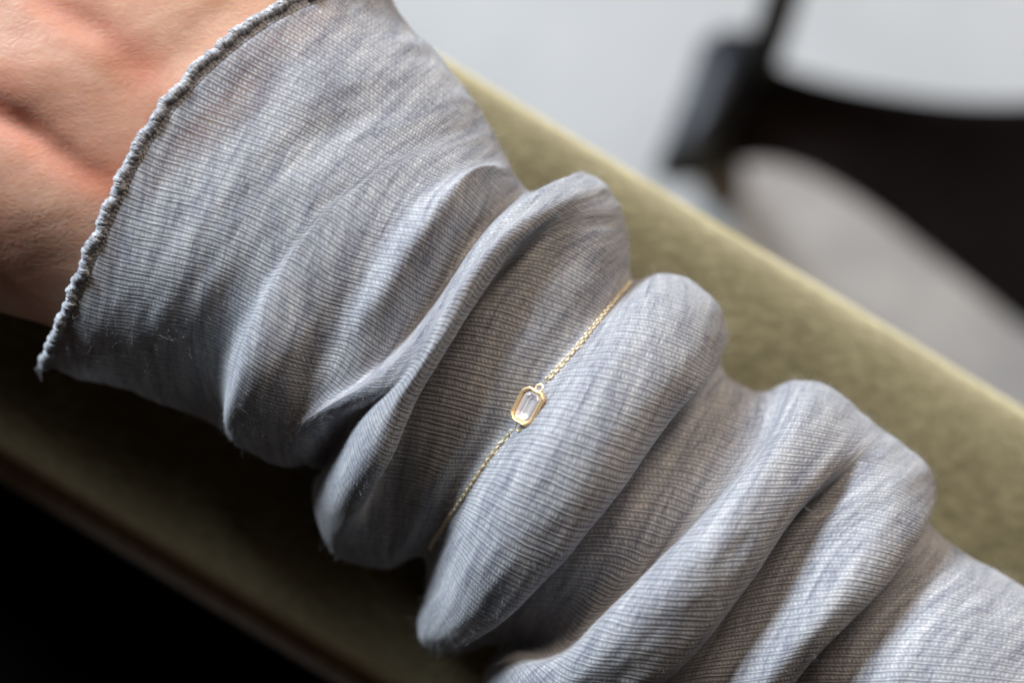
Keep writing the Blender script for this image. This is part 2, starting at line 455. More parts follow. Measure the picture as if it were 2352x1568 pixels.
ring([(1300,1740),(1420,1650),(1512,1568),(1563,1529),(1632,1461),(1683,1396),(1734,1324),(1786,1239),(1832,1175),(1885,1115),(1950,1040),(1995,985),(2010,970)], [0,1,.5,.3,.3,.3,.3,.3,.3,.8,1,.5,0])
ring([(1330,1760),(1425,1665),(1508,1575),(1556,1530),(1624,1462),(1675,1397),(1726,1326),(1778,1243),(1830,1190),(1888,1145),(1955,1090),(2025,1020),(2050,1000)], [-9,-9,-9,-9,-9,-9,-9,-8.5,-7.4,-5,-1.5,.3,0])
ring([(1400,1760),(1500,1660),(1575,1580),(1650,1490),(1715,1410),(1775,1325),(1835,1250),(1900,1190),(1975,1135),(2050,1070),(2090,1030)], [-6,-6,-6,-6,-6,-5.6,-4.5,-2.5,-.5,.5,0])
ring([(1480,1770),(1580,1670),(1670,1570),(1745,1480),(1812,1395),(1875,1310),(1935,1235),(2000,1175),(2075,1110),(2130,1064)], [-2,-2,-2,-2,-2,-1.8,-1,0,1,0])
ring([(1570,1765),(1670,1665),(1755,1570),(1832,1475),(1900,1385),(1962,1300),(2020,1230),(2085,1155),(2150,1108)], [1.5,2,2,2,2,2,2,1,0])
ring([(1650,1760),(1740,1660),(1817,1568),(1865,1511),(1914,1462),(1963,1413),(2036,1340),(2085,1267),(2125,1210),(2149,1140)], [0,0,0,0,0,0,0,0,0,0])
ring([(1655,1765),(1735,1668),(1810,1574),(1857,1516),(1906,1466),(1955,1417),(2028,1344),(2078,1272),(2112,1222),(2130,1190)], [-8,-8,-8,-8,-8,-8,-7.5,-7,-6,-4])
ring([(1740,1770),(1825,1670),(1900,1580),(1965,1500),(2030,1420),(2085,1350),(2125,1290),(2152,1222)], [-5,-5,-5,-5,-5,-4.6,-4.5,-4])
ring([(1860,1800),(1950,1690),(2030,1595),(2100,1505),(2165,1420),(2215,1350),(2245,1300),(2258,1292)], [-1,-1,-1,-1,-1,-1,-1,-1])
ring([(2020,1880),(2110,1770),(2190,1670),(2265,1570),(2330,1480),(2375,1410),(2400,1370)], [1,1,1,1,1,.5,0])
ring([(2250,2020),(2350,1900),(2430,1790),(2510,1680),(2570,1590),(2610,1520),(2630,1480)], [-1,-1,-1,-1,-1,-.5,0])
ring([(2550,2230),(2660,2090),(2740,1980),(2820,1860),(2890,1760),(2940,1680),(2960,1640)], [1,1,1,1,1,.5,0])
ring([(2950,2520),(3060,2370),(3150,2240),(3240,2110),(3320,2000),(3380,1910),(3400,1880)], [0]*7)
ring([(3400,2840),(3510,2680),(3600,2550),(3700,2400),(3790,2280),(3850,2190),(3870,2150)], [0]*7)

NT, NB = 230, 56
def tuck(i, dx, dy, k):
    pts, h, zc, H = R_[i]
    n_ = len(pts)
    R_[i] = ([(x + dx * math.sin(math.pi * min(1, (j + .6) / n_)) , y + dy * math.sin(math.pi * min(1, (j + .6) / n_))) for j, (x, y) in enumerate(pts)], [a * k if a < -3 else a for a in h], zc, H)
for i_ in (17, 26, 35, 40): tuck(i_, -13, -6, 1.45)
for i_ in (18, 27, 36, 41): tuck(i_, 0, 0, 1.3)
for i_ in range(28, 31): tuck(i_, 0, 0, 1.2)
for i_ in range(21, len(R_) - 6):
    p_, h_, a_, b_ = R_[i_]; R_[i_] = (p_, [v_ * 1.25 if v_ > 0 else v_ for v_ in h_], a_, b_)
def resample2(pts, h, q):
    pts = np.array(pts, float)
    dense = catmull(np.stack([pts[:, 0], pts[:, 1], np.zeros(len(pts))], -1)[:, None, :], 12)[:, 0, :2]
    L = np.r_[0, np.cumsum(np.linalg.norm(np.diff(dense, axis=0), axis=1))]; L /= L[-1]
    x = np.interp(q, L, dense[:, 0]); y = np.interp(q, L, dense[:, 1])
    knots = L[::12][:len(pts)]
    hh = np.interp(q, knots, h) if len(h) == len(knots) else np.interp(q, np.linspace(0, 1, len(h)), h)
    k = 15; pad = np.r_[np.full(k, hh[0]), hh, np.full(k, hh[-1])]
    hh = np.convolve(pad, np.hanning(2 * k + 1) / np.hanning(2 * k + 1).sum(), 'same')[k:-k]
    return x, y, hh

def build_ring(r):
    pts, h, zc, H = r
    th = np.linspace(0, math.pi, NT)
    q = (1 - np.cos(th)) / 2
    x, y, hh = resample2(pts, h, q)
    z = zc + H * np.sin(th) ** 0.9 + hh
    top = np.stack([P(a, b, c) for a, b, c in zip(x, y, z)])
    th2 = np.linspace(math.pi, 2 * math.pi, NB + 2)[1:-1]
    q2 = (1 - np.cos(th2)) / 2
    p0, p1 = top[0], top[-1]
    xi = np.stack([np.interp(q2, q, top[:, k]) for k in range(3)], -1)
    ch = p0 + (p1 - p0) * q2[:, None]
    s2 = np.abs(np.sin(th2))[:, None]
    xy = xi * (1 - s2) + ch * s2
    zend = p0[2] + (p1[2] - p0[2]) * q2
    zb = zend * (1 - s2[:, 0]) + (-52.0) * s2[:, 0]
    und = np.stack([xy[:, 0], xy[:, 1], zb], -1)
    k = NB // 2
    # start and end at the middle of the underside, so the seam of the cloth coordinates is hidden there
    mid = (und[k - 1] + und[k]) / 2
    return np.concatenate([[mid], und[k:], top, und[:k], [mid]])

ctl = np.stack([build_ring(r) for r in R_])
avg = np.linalg.norm(np.diff(ctl, axis=0), axis=2).mean(1)
nper = [int(min(26, max(8, round(a / 0.45)))) for a in avg]
nper[-1] = nper[-2] = nper[-3] = nper[-4] = 12
G = catmull(ctl, nper)
NU, NV = G.shape[:2]
def smooth_grid(G, it):
    for _ in range(it):
        e0, e1 = G[:1].copy(), G[-1:].copy()
        Gu = G.copy(); Gu[1:-1] = (G[:-2] + 2 * G[1:-1] + G[2:]) / 4
        m = Gu[:, 0].copy()
        Gv = Gu.copy(); Gv[:, 1:-1] = (Gu[:, :-2] + 2 * Gu[:, 1:-1] + Gu[:, 2:]) / 4
        G = Gv; G[:1], G[-1:] = e0, e1
    return G
G = smooth_grid(G, 7)
for _ in range(10):
    G[:, 1:-1] = (G[:, :-2] + 2 * G[:, 1:-1] + G[:, 2:]) / 4
# cloth arc lengths
du = np.linalg.norm(np.diff(G, axis=0), axis=2); su = np.r_[np.zeros((1, NV)), np.cumsum(du, 0)]
dv = np.linalg.norm(np.diff(G, axis=1), axis=2); sv = np.concatenate([np.zeros((NU, 1)), np.cumsum(dv, 1)], 1)
ref = (NV - 1) // 2
sv = sv - sv[:, ref:ref + 1]
k = 41
def box(a, k, axis):
    pad = [(0, 0), (0, 0)]; pad[axis] = (k // 2, k // 2)
    p = np.pad(a, pad, mode='edge'); c = np.cumsum(p, axis)
    z = np.zeros_like(np.take(c, [0], axis)); c = np.concatenate([z, c], axis)
    n = a.shape[axis]
    return (np.take(c, np.arange(k, k + n), axis) - np.take(c, np.arange(0, n), axis)) / k
sv = box(sv, 15, 0)
# smooth soft wrinkles in the cloth
def vnoise(u, v, seed):
    r = np.random.RandomState(seed); T = r.rand(256, 256)
    iu, iv = np.floor(u).astype(int), np.floor(v).astype(int)
    fu, fv = u - iu, v - iv
    fu = fu * fu * (3 - 2 * fu); fv = fv * fv * (3 - 2 * fv)
    g = lambda a, b: T[a % 256, b % 256]
    return (g(iu, iv) * (1 - fu) + g(iu + 1, iv) * fu) * (1 - fv) + (g(iu, iv + 1) * (1 - fu) + g(iu + 1, iv + 1) * fu) * fv - 0.5
def normals(G):
    tu = np.gradient(G, axis=0); tv = np.gradient(G, axis=1)
    n = np.cross(tu, tv); n /= np.linalg.norm(n, axis=2)[..., None] + 1e-9
    return n
nr = normals(G)
if nr[NU // 3, ref, 2] < 0: nr = -nr
G0 = G.copy()
um = su[:, NB // 2:-(NB // 2)].mean(1)[:, None] + 0 * su
disp = 0.75 * vnoise(um / 5.5 + sv / 60, sv / 21, 1) + 0.4 * vnoise(um / 2.8 - sv / 40, sv / 9, 2) + 0.14 * vnoise(um / 1.7, sv / 4.2, 3)
fade = np.clip(np.linspace(0, NU / 14.0, NU), 0, 1)[:, None]
dul = np.concatenate([du, du[-1:]], 0); dum = dul[:, NB // 2:-(NB // 2)].mean(1)[:, None]
att_ = box(box(np.clip(dul / (dum + 1e-6), 0.05, 1) ** 1.5, 15, 0), 15, 1)
disp = disp * fade * att_
row_d = np.abs(su[:, ref] - 1.45)
disp = disp - 0.45 * np.exp(-(row_d / 0.28) ** 2)[:, None]
G = G + nr * disp[..., None]

sus = box(box(su, 61, 1), 9, 0)
mean_su = su[:, NB // 2:-(NB // 2)].mean(1)
sus = 0.2 * sus + 0.8 * mean_su[:, None]
circ = box((np.abs(sv[:, -1:]) + np.abs(sv[:, :1])), 61, 0)
nrm_c = float(np.median(circ[:NU // 2]))
tt = np.clip((mean_su - 25) / 70.0, 0, 1)
slope = np.tan(np.radians(16 + 14 * tt))
F = np.interp(sus.ravel(), mean_su, np.r_[0, np.cumsum(slope[1:] * np.diff(mean_su))]).reshape(sus.shape)
svn = sv * (0.6 + 0.4 * nrm_c / circ)
cc = (1.0 - 0.27 * np.clip((mean_su - 40) / 90.0, 0, 1))[:, None]
wale = svn * cc - np.interp(sus.ravel(), mean_su, np.r_[0, np.cumsum(slope[1:] * cc[1:, 0] * np.diff(mean_su))]).reshape(sus.shape)
along = sus * 1.05 + svn * 0.30

sleeve_faces = grid_faces(NU, NV)
mesh = np_mesh('sleeve', to_world(G.reshape(-1, 3)), sleeve_faces, KNIT)
uvl = mesh.uv_layers.new(name='knit')
li = np.zeros(len(mesh.loops), dtype=np.int32); mesh.loops.foreach_get('vertex_index', li)
UV = np.stack([along.ravel(), wale.ravel()], -1).astype(np.float32)
uvl.data.foreach_set('uv', UV[li].ravel())
# sheer patch of stretched knit next to the cuff
vx = G[..., 0] * D / (D - G[..., 2]) / PX + 1176; vy = 784 - G[..., 1] * D / (D - G[..., 2]) / PX
def seg_d(x, y, a, b):
    a, b = np.array(a, float), np.array(b, float); d = b - a
    t = np.clip(((x - a[0]) * d[0] + (y - a[1]) * d[1]) / d.dot(d), 0, 1)
    return np.hypot(x - a[0] - t * d[0], y - a[1] - t * d[1])
she = np.zeros_like(vx)
for a, b, wd, s_ in [((330, 395), (430, 290), 46, .9), ((430, 290), (570, 165), 75, .95), ((560, 150), (720, 30), 60, .7), ((250, 560), (225, 640), 26, .6), ((700, 20), (860, 30), 50, .45), ((180, 820), (480, 950), 30, .35)]:
    she = np.maximum(she, s_ * np.exp(-(seg_d(vx, vy, a, b) / wd) ** 2))
she *= np.clip((su - 2.0) / 2.5, 0, 1)
att = mesh.attributes.new('sheer', 'FLOAT', 'POINT'); att.data.foreach_set('value', she.ravel().astype(np.float32))

person = empty('person', W(-20, 10, -52), 'bare hand and forearm in a bunched grey sleeve, lying along the olive armrest', 'person')
sleeve = child('sleeve', mesh, person, label='light grey heathered knit sleeve pushed up into soft folds')

# ------------------------------------------------------------------ rolled cuff edge with its overlock stitches
edge = G0[0]
edge = edge[:-1]
L = np.r_[0, np.cumsum(np.linalg.norm(np.diff(np.r_[edge, edge[:1]], axis=0), axis=1))]
tot = L[-1]
ec = np.r_[edge, edge[:1]]
def edge_at(s):
    s = s % tot
    return np.array([np.interp(s, L, ec[:, i]) for i in range(3)])
def wavy(s):
    return np.array([0.35 * math.sin(s * 0.9) + 0.22 * math.sin(s * 2.3 + 1), 0.3 * math.cos(s * 0.7 + .5) + 0.2 * math.sin(s * 1.9), 0.25 * math.sin(s * 1.1 + 2)])
def roll_at(s):
    return edge_at(s) + wavy(s) * 0.7
ns = 520
path = np.array([roll_at(tot * i / ns) for i in range(ns)])
v, f = tube(path, 0.76, 10, True)
rl = child('rolled_hem', np_mesh('rolled_hem', to_world(v), f, THREAD), sleeve)
# one stitch: a slanted thread round the roll
def arc_thread(R, r, a0, a1, adv, seg=18, sides=6, squash=1.0):
    a = np.linspace(a0, a1, seg)
    pth = np.stack([R * np.cos(a), R * np.sin(a) * squash, adv * (a - (a0 + a1) / 2) / (a1 - a0)], -1)
    rr = r * (0.75 + 0.25 * np.sin(np.linspace(0, math.pi, seg)))
    return tube(pth, rr, sides)
stitch_meshes = []
for q_ in range(7):
    vs, fs, o_ = [], [], 0
    for d_ in (-0.17, 0.17):
        v, f = arc_thread(0.77 + 0.03 * rnd.random(), 0.17 + 0.03 * rnd.random(), 0, 2 * math.pi, 0.42 + 0.2 * rnd.random(), 20, 6)
        v = v + np.array([rnd.uniform(-.04, .04), rnd.uniform(-.04, .04), d_ + rnd.uniform(-.05, .05)])
        vs.append(v); fs.append(f + o_); o_ += len(v)
    v, f = np.concatenate(vs), np.concatenate(fs)
    stitch_meshes.append(np_mesh('overlock_stitch', v * S, f, THREAD))
v, f = arc_thread(0.26, 0.12, -0.2, math.pi + 0.2, 0.2, 9, 5)
seam_mesh = np_mesh('seam_stitch', v * S, f, THREAD)
def place(o, pos, zax, xax, sc=1.0):
    z = Vector(zax).normalized(); x = Vector(xax); x = (x - z * x.dot(z)).normalized(); y = z.cross(x)
    M = Matrix((x, y, z)).transposed().to_4x4()
    M = Matrix.Translation(Vector(pos)) @ M @ Matrix.Diagonal((sc, sc, sc, 1))
    off = Vector(person.location)
    o.matrix_local = Matrix.Translation(-off + Vector(off) * 0 + Vector((0, 0, 0))) @ M if False else M
s = 0.0; count = 0
while s < tot - 0.3 and count < 290:
    p = roll_at(s); tg = roll_at(s + 0.3) - roll_at(s - 0.3)
    o = link('overlock_stitch', stitch_meshes[rnd.randrange(6)], sleeve)
    wob = np.array([rnd.uniform(-.06, .06) for _ in range(3)])
    tgs = tg / np.linalg.norm(tg) + np.array([0.18, -0.05, 0.1]) + wob
    place(o, Vector(W(*p)), tgs, (rnd.random(), rnd.random(), 1), rnd.uniform(0.96, 1.06))
    s += rnd.uniform(0.72, 0.88) * max(1.0, tot / 225.0); count += 1
s = 0.0; c2 = 0
ringb = G[4]
Lb = np.r_[0, np.cumsum(np.linalg.norm(np.diff(ringb, axis=0), axis=1))]
nb_ = nr[4]
while s < Lb[-1] and c2 < 290:
    p = np.array([np.interp(s, Lb, ringb[:, i]) for i in range(3)]); n = np.array([np.interp(s, Lb, nb_[:, i]) for i in range(3)])
    p2 = np.array([np.interp(s + .3, Lb, ringb[:, i]) for i in range(3)])
    o = link('seam_stitch', seam_mesh, sleeve)
    place(o, Vector(W(*(p - n * 0.05))), np.cross(p2 - p, n) if s + .3 < Lb[-1] else (1, 0, 0), p2 - p, rnd.uniform(.85, 1.15))
    s += max(0.8, Lb[-1] / 285); c2 += 1

# loose thread ends at the lower corner of the cuff
e0 = P(104, 832, -27)
for k_ in range(3):
    d_ = np.array([-0.9 + .3 * k_, -0.75 - .25 * k_, -.1])
    pth = catmull(np.array([e0 + np.array([.4 * k_, .5, 0]), e0 + d_ * 0.8, e0 + d_ * 1.5 + np.array([-.3, .2 * k_, .2]), e0 + d_ * (1.9 + .3 * k_)])[:, None], 6)[:, 0]
    v, f = tube(pth, np.linspace(.2, .1, len(pth)), 6)
    child('thread_end', np_mesh('thread_end', to_world(v), f, THREAD), sleeve)

# loose fibres that stand off the knit
def make_fuzz_mesh():
    n = 17000
    iu = nrs.randint(0, int(NU * 0.93), n); iv = nrs.randint(NB // 2 - 4, NV - NB // 2 + 4, n)
    base = G[iu, iv]; nn = nr[iu, iv]
    ln = 0.4 + 1.2 * nrs.rand(n) ** 2.2
    dr = nn * 0.55 + nrs.normal(size=(n, 3)) * 0.55; dr /= np.linalg.norm(dr, axis=1)[:, None]
    dr = np.where((dr * nn).sum(1)[:, None] < 0.05, dr + nn * 0.5, dr)
    cv = nrs.normal(size=(n, 3)) * 0.45
    seg = 5; V = []
    side = np.cross(dr, nrs.normal(size=(n, 3))); side /= np.linalg.norm(side, axis=1)[:, None]
    side2 = np.cross(dr, side); side2 /= np.linalg.norm(side2, axis=1)[:, None]
    rad = 0.010
    for k in range(seg):
        t = k / (seg - 1)
        c = base + dr * (ln * t)[:, None] + cv * (ln * t * t)[:, None]
        for j in range(3):
            a = j * 2.0944
            V.append(c + (side * math.cos(a) + side2 * math.sin(a)) * rad * (1 - 0.6 * t))
    V = np.stack(V, 1).reshape(-1, 3)
    f1 = grid_faces(seg, 3, True)
    Fc = (np.arange(n)[:, None, None] * seg * 3 + f1[None]).reshape(-1, 4)
    return np_mesh('loose_fibres', to_world(V), Fc, FUZZ)
child('loose_fibres', make_fuzz_mesh(), sleeve, kind='stuff')

# ------------------------------------------------------------------ the bare hand and forearm
def body_tube():
    st = [  # centre px, half width px, centre z, height above, below
        ((3600, 2475), 250, -32, 9, 12), ((2700, 1900), 240, -32, 9, 12), ((2100, 1590), 230, -32, 9, 12), ((1700, 1410), 230, -32, 9, 13), ((1350, 1090), 260, -32, 10, 16),
        ((1090, 850), 260, -32, 11, 16), ((860, 665), 300, -31, 14, 17), ((650, 500), 420, -29, 21, 20), ((500, 395), 488, -28.5, 25.5, 22), ((400, 315), 520, -28.5, 26.8, 22),
        ((280, 235), 560, -28.5, 27.6, 22), ((120, 145), 590, -28.5, 27.8, 22), ((-100, 20), 610, -28.5, 26, 21), ((-400, -160), 610, -29, 23, 18),
        ((-700, -340), 590, -30, 19, 16), ((-960, -500), 540, -31, 15, 14), ((-1120, -590), 440, -32, 9, 9)]
    dr = np.array([0.857, 0.514]); nm = np.array([0.514, -0.857])   # image px, y down; nm points to the upper right
    rows = []
    for (c, w, zc, hu, hb) in st:
        th = np.linspace(0, 2 * math.pi, 64, endpoint=False); r = []
        for a in th:
            ca, sa = math.cos(a), math.sin(a)
            e = 0.9
            x = math.copysign(abs(ca) ** e, ca) * w; z = zc + (hu if sa > 0 else hb) * math.copysign(abs(sa) ** e, sa)
            r.append(P(c[0] - nm[0] * x, c[1] - nm[1] * x, z))
        rows.append(r)
    g = catmull(np.array(rows), 8)
    nu, nv = g.shape[:2]
    v = g.reshape(-1, 3); f = grid_faces(nu, nv, True).tolist()
    v = np.r_[v, [g[0].mean(0)], [g[-1].mean(0)]]
    a, b = len(v) - 2, len(v) - 1
    f3 = [(a, (i + 1) % nv, i) for i in range(nv)] + [(b, (nu - 1) * nv + i, (nu - 1) * nv + (i + 1) % nv) for i in range(nv)]
    return v, f + f3
bv, bf = body_tube()
allv = [bv]; allf = list(bf); off = len(bv)
def add_limb(pts, rad):
    global off
    pts = np.array(pts, float); g = catmull(pts[:, None, :], 8)[:, 0]
    rr = np.interp(np.linspace(0, 1, len(g)), np.linspace(0, 1, len(rad)), rad)
    # rounded ends
    n = len(g); s_ = np.r_[0, np.cumsum(np.linalg.norm(np.diff(g, axis=0), axis=1))]
    e = np.minimum(s_, s_[-1] - s_); cap = np.sqrt(np.clip(1 - (1 - np.clip(e / rr, 0, 1)) ** 2, 0.02, 1))
    v, f = tube(g, rr * cap, 14)
    a0 = len(v); v = np.r_[v, [g[0]], [g[-1]]]
    fl = f.tolist() + [(a0, (i + 1) % 14, i) for i in range(14)] + [(a0 + 1, (n - 1) * 14 + i, (n - 1) * 14 + (i + 1) % 14) for i in range(14)]
    allv.append(v); allf.extend([tuple(x + off for x in q) for q in fl]); off += len(v)
HD = np.array([-0.857, 0.514, 0]); HS = np.array([0.514, 0.857, 0])    # towards the fingers / towards the upper right
kn = P(-1020, -530, -32)
for sd, ln, r0, z1 in ((-27, 74, 9.5, -6), (-9, 88, 10, -4), (9, 84, 9.6, -4), (26, 66, 8.6, -6)):
    b0 = kn + HS * sd - HD * 14
    b1 = kn + HS * sd * 1.05 + HD * 8
    add_limb([b0, b1 + np.array([0, 0, 3]), b1 + HD * ln * 0.48 + np.array([0, 0, 2.0]), b1 + HD * ln * 0.78 + np.array([0, 0, -6]), b1 + HD * ln * 0.98 + np.array([0, 0, -14])],
             [r0 * 1.05, r0 * 1.05, r0, r0 * 0.93, r0 * 0.82])
tb = P(-260, -90, -33)
add_limb([tb + HS * -22, tb + HS * -46 + HD * 22 + np.array([0, 0, -2]), tb + HS * -58 + HD * 50 + np.array([0, 0, -4]), tb + HS * -58 + HD * 78 + np.array([0, 0, -8])], [17, 13, 10.5, 9])
tmp = bpy.data.meshes.new('body_source'); tmp.from_pydata(to_world(np.concatenate(allv)).tolist(), [], allf); tmp.update()
to = bpy.data.objects.new('body_source', tmp); col.objects.link(to)
rm = to.modifiers.new('r', 'REMESH'); rm.mode = 'VOXEL'; rm.voxel_size = 1.25 * S
sm = to.modifiers.new('s', 'SMOOTH'); sm.factor = 0.5; sm.iterations = 12
dg = bpy.context.evaluated_depsgraph_get()
bme = bpy.data.meshes.new_from_object(to.evaluated_get(dg))
bpy.data.objects.remove(to); bme.name = 'body'
n = len(bme.vertices); co = np.zeros(n * 3, np.float32); bme.vertices.foreach_get('co', co); co = co.reshape(-1, 3).astype(float)
no = np.zeros(n * 3, np.float32); bme.vertices.foreach_get('normal', no); no = no.reshape(-1, 3)
u = co / S; u[:, 2] -= Z0
bx = u[:, 0] * D / (D - u[:, 2]) / PX + 1176; by = 784 - u[:, 1] * D / (D - u[:, 2]) / PX
top = np.clip(no[:, 2] * 2 + 0.3, 0, 1)
def crease(pts):
    return np.min([seg_d(bx, by, a, b) for a, b in zip(pts[:-1], pts[1:])], axis=0)
d1 = crease([(-160, 170), (-60, 232), (0, 268), (60, 298), (130, 350), (200, 398), (265, 420)])
d2 = crease([(60, -60), (110, 0), (170, 40), (240, 75), (290, 120), (335, 150)])
d3 = crease([(-120, 480), (-50, 560), (0, 622), (35, 668), (95, 745), (130, 800)])
taper = lambda x0, x1: np.clip((x1 - bx) / (x1 - x0), 0, 1)
dd = -2.6 * np.exp(-(d1 / 30) ** 2) * taper(60, 290) - 1.3 * np.exp(-(d1 / 70) ** 2) * taper(60, 340)
dd += -1.7 * np.exp(-(d2 / 36) ** 2) * taper(200, 360) - 1.1 * np.exp(-(d3 / 30) ** 2)
dd += 1.3 * np.exp(-(((bx - 60) / 150) ** 2 + ((by - 170) / 75) ** 2)) + 1.2 * np.exp(-(((bx - 60) / 130) ** 2 + ((by - 480) / 100) ** 2))
dd += -1.2 * np.exp(-(crease([(300, 170), (420, 120), (520, 40)]) / 60) ** 2)
# fan of shallow folds above the wrist crease
cu, cvv = bx * 0.857 + by * 0.514, -bx * 0.514 + by * 0.857
dd += 0.17 * np.sin(by / 7.5 + 0.012 * bx + 3 * vnoise(bx / 90, by / 90, 5)) * np.exp(-(((bx - 130) / 170) ** 2 + ((by - 170) / 80) ** 2)) * (0.6 + vnoise(bx / 40, by / 40, 6))
dd += 0.06 * np.sin(by / 5.5 + 0.05 * bx + 5 * vnoise(bx / 70, by / 70, 8)) * (vnoise(bx / 50, by / 50, 9) + .5)
dd += 0.18 * vnoise(bx / 45, by / 30, 11)
dd *= 0.68
u2 = u + no * (dd * top)[:, None]
bme.vertices.foreach_set('co', to_world(u2).astype(np.float32).ravel()); bme.update()
fl = 0.75 * np.exp(-(d1 / 55) ** 2) + 0.7 * np.exp(-(d2 / 55) ** 2) + 0.5 * np.exp(-(d3 / 50) ** 2) + 0.3 * np.exp(-((bx + 0) ** 2 + (by - 200) ** 2) / 90 ** 2)
a = bme.attributes.new('flush', 'FLOAT', 'POINT'); a.data.foreach_set('value', np.clip(fl, 0, 1).astype(np.float32))
bme.materials.clear(); bme.materials.append(SKIN)
bme.polygons.foreach_set('use_smooth', np.ones(len(bme.polygons), dtype=bool))
child('body', bme, person)

# ------------------------------------------------------------------ bracelet lying in the fold
tree = BVHTree.FromPolygons([tuple(x) for x in G.reshape(-1, 3)], sleeve_faces.tolist())
def on_sleeve(px, py):
    o = Vector((0, 0, D)); d = (Vector(P(px, py, 0)) - o).normalized()
    hit = tree.ray_cast(o, d)
    return np.array(hit[0]) if hit[0] else None
bc = (1214, 934)
up_pts = [(1250, 878), (1270, 858), (1300, 826), (1335, 786), (1370, 742), (1402, 702), (1428, 672), (1447, 650)]
lo_pts = [(1180, 986), (1160, 1008), (1128, 1046), (1098, 1088), (1068, 1132), (1036, 1180), (1008, 1224), (988, 1257)]
def chain_path(pts, tail):
    out = []
    for p_ in pts:
        h = on_sleeve(*p_)
        if h is None: h = P(*p_, out[-1][2] - 1.5 if out else -5)
        out.append(h)
    out = np.array(out)
    z = out[:, 2]
    z = np.convolve(np.r_[z[0], z, z[-1]], [0.25, 0.5, 0.25], 'valid')
    out = np.array([P(p_[0], p_[1], zz) for p_, zz in zip(pts, np.maximum(z, out[:, 2]) + 0.45)])
    out = np.r_[out, [out[-1] + np.array(tail)]]
    return catmull(out[:, None, :], 10)[:, 0]
bz = on_sleeve(*bc)[2]
bcen = P(bc[0], bc[1], bz + 3.3)
bracelet = empty('bracelet', Vector(W(*bcen)), 'fine gold chain bracelet with one clear stone, lying across the grey sleeve', 'bracelet')
# link: an oval ring of wire
def oval(a_, b_, r, seg=16, sides=6):
    t = np.linspace(0, 2 * math.pi, seg, endpoint=False)
    return tube(np.stack([a_ * np.cos(t), b_ * np.sin(t), np.zeros(seg)], -1), r, sides, True)
v, f = oval(0.54, 0.40, 0.135, 14, 6)
LINK = np_mesh('chain_link', v * S, f, GOLD)
def put(o, pos, x, z):
    x = Vector(x).normalized(); z = Vector(z); z = (z - x * z.dot(x)).normalized(); y = z.cross(x)
    M = Matrix((x, y, z)).transposed().to_4x4()
    o.matrix_local = Matrix.Translation(Vector(pos) - Vector(bracelet.location)) @ M
links = 0
for pts, tail in ((up_pts, (0.1, -0.5, -7)), (lo_pts, (1.4, 0.6, -7))):
    pa = chain_path(pts, tail)
    LL = np.r_[0, np.cumsum(np.linalg.norm(np.diff(pa, axis=0), axis=1))]
    s = 0.75; kx = 0
    while s < LL[-1]:
        c = np.array([np.interp(s, LL, pa[:, i]) for i in range(3)])
        c2_ = np.array([np.interp(min(s + .3, LL[-1]), LL, pa[:, i]) for i in range(3)]); c1_ = np.array([np.interp(s - .3, LL, pa[:, i]) for i in range(3)])
        tg = c2_ - c1_
        ang = math.radians(22 + rnd.uniform(-16, 16)) + (math.pi / 2 if kx % 2 else 0)
        sdv = np.cross(tg, [0, 0, 1.0]); sdv /= np.linalg.norm(sdv) + 1e-9
        z = np.array([0, 0, 1.0]) * math.cos(ang) + sdv * math.sin(ang)
        o = link('chain_link', LINK, bracelet); put(o, Vector(W(*c)), tg, z)
        s += 0.67; kx += 1; links += 1
# bezel setting
ax = P(1243, 880, 0) - P(1186, 988, 0); ax /= np.linalg.norm(ax)
tilt = np.array([-0.42, 0.20, 0.86]); zb = tilt - ax * tilt.dot(ax); zb /= np.linalg.norm(zb)
zb = zb + ax * 0.06; zb /= np.linalg.norm(zb)
bez = bpy.data.objects.new('bezel_setting', None)
def octagon(a_, b_, c_):
    return np.array([(a_, -(b_ - c_)), (a_, b_ - c_), (a_ - c_, b_), (-(a_ - c_), b_), (-a_, b_ - c_), (-a_, -(b_ - c_)), (-(a_ - c_), -b_), (a_ - c_, -b_)])
def round_oct(a_, b_, c_, k=3):
    o = octagon(a_, b_, c_); out = []
    m = len(o)
    for i in range(m):
        p_, q_, r_ = o[i - 1], o[i], o[(i + 1) % m]
        d0 = (p_ - q_); d0 /= np.linalg.norm(d0); d1_ = (r_ - q_); d1_ /= np.linalg.norm(d1_)
        rr = 0.22
        A_, B_ = q_ + d0 * rr, q_ + d1_ * rr
        for t in np.linspace(0, 1, k):
            out.append((1 - t) ** 2 * A_ + 2 * t * (1 - t) * q_ + t * t * B_)
    return np.array(out)
HA, HB, HC = 3.15, 2.25, 0.95
prof = [(0.0, -1.55, .30), (0.0, -1.6, .62), (.0, -1.35, .84), (0, -.9, .95), (0, -.2, .985), (0, .35, 1.0), (0, .62, .995), (0, .78, .955), (0, .86, .89), (0, .85, .82), (0, .62, .77), (0, .1, .76), (0, -.9, .72)]
rows = []
for _, z, k_ in prof:
    sh = 1 - k_
    o8 = round_oct(HA - sh * 2.1, HB - sh * 2.1, HC - sh * .6)
    rows.append(np.c_[o8, np.full(len(o8), z)])
rows = np.array(rows)
bm_v = rows.reshape(-1, 3); bm_f = grid_faces(rows.shape[0], rows.shape[1], True)
bzm = np_mesh('bezel_setting', bm_v * S, bm_f, BEZEL_GOLD)
bzo = link('bezel_setting', bzm, bracelet); put(bzo, Vector(W(*bcen)), ax, zb)
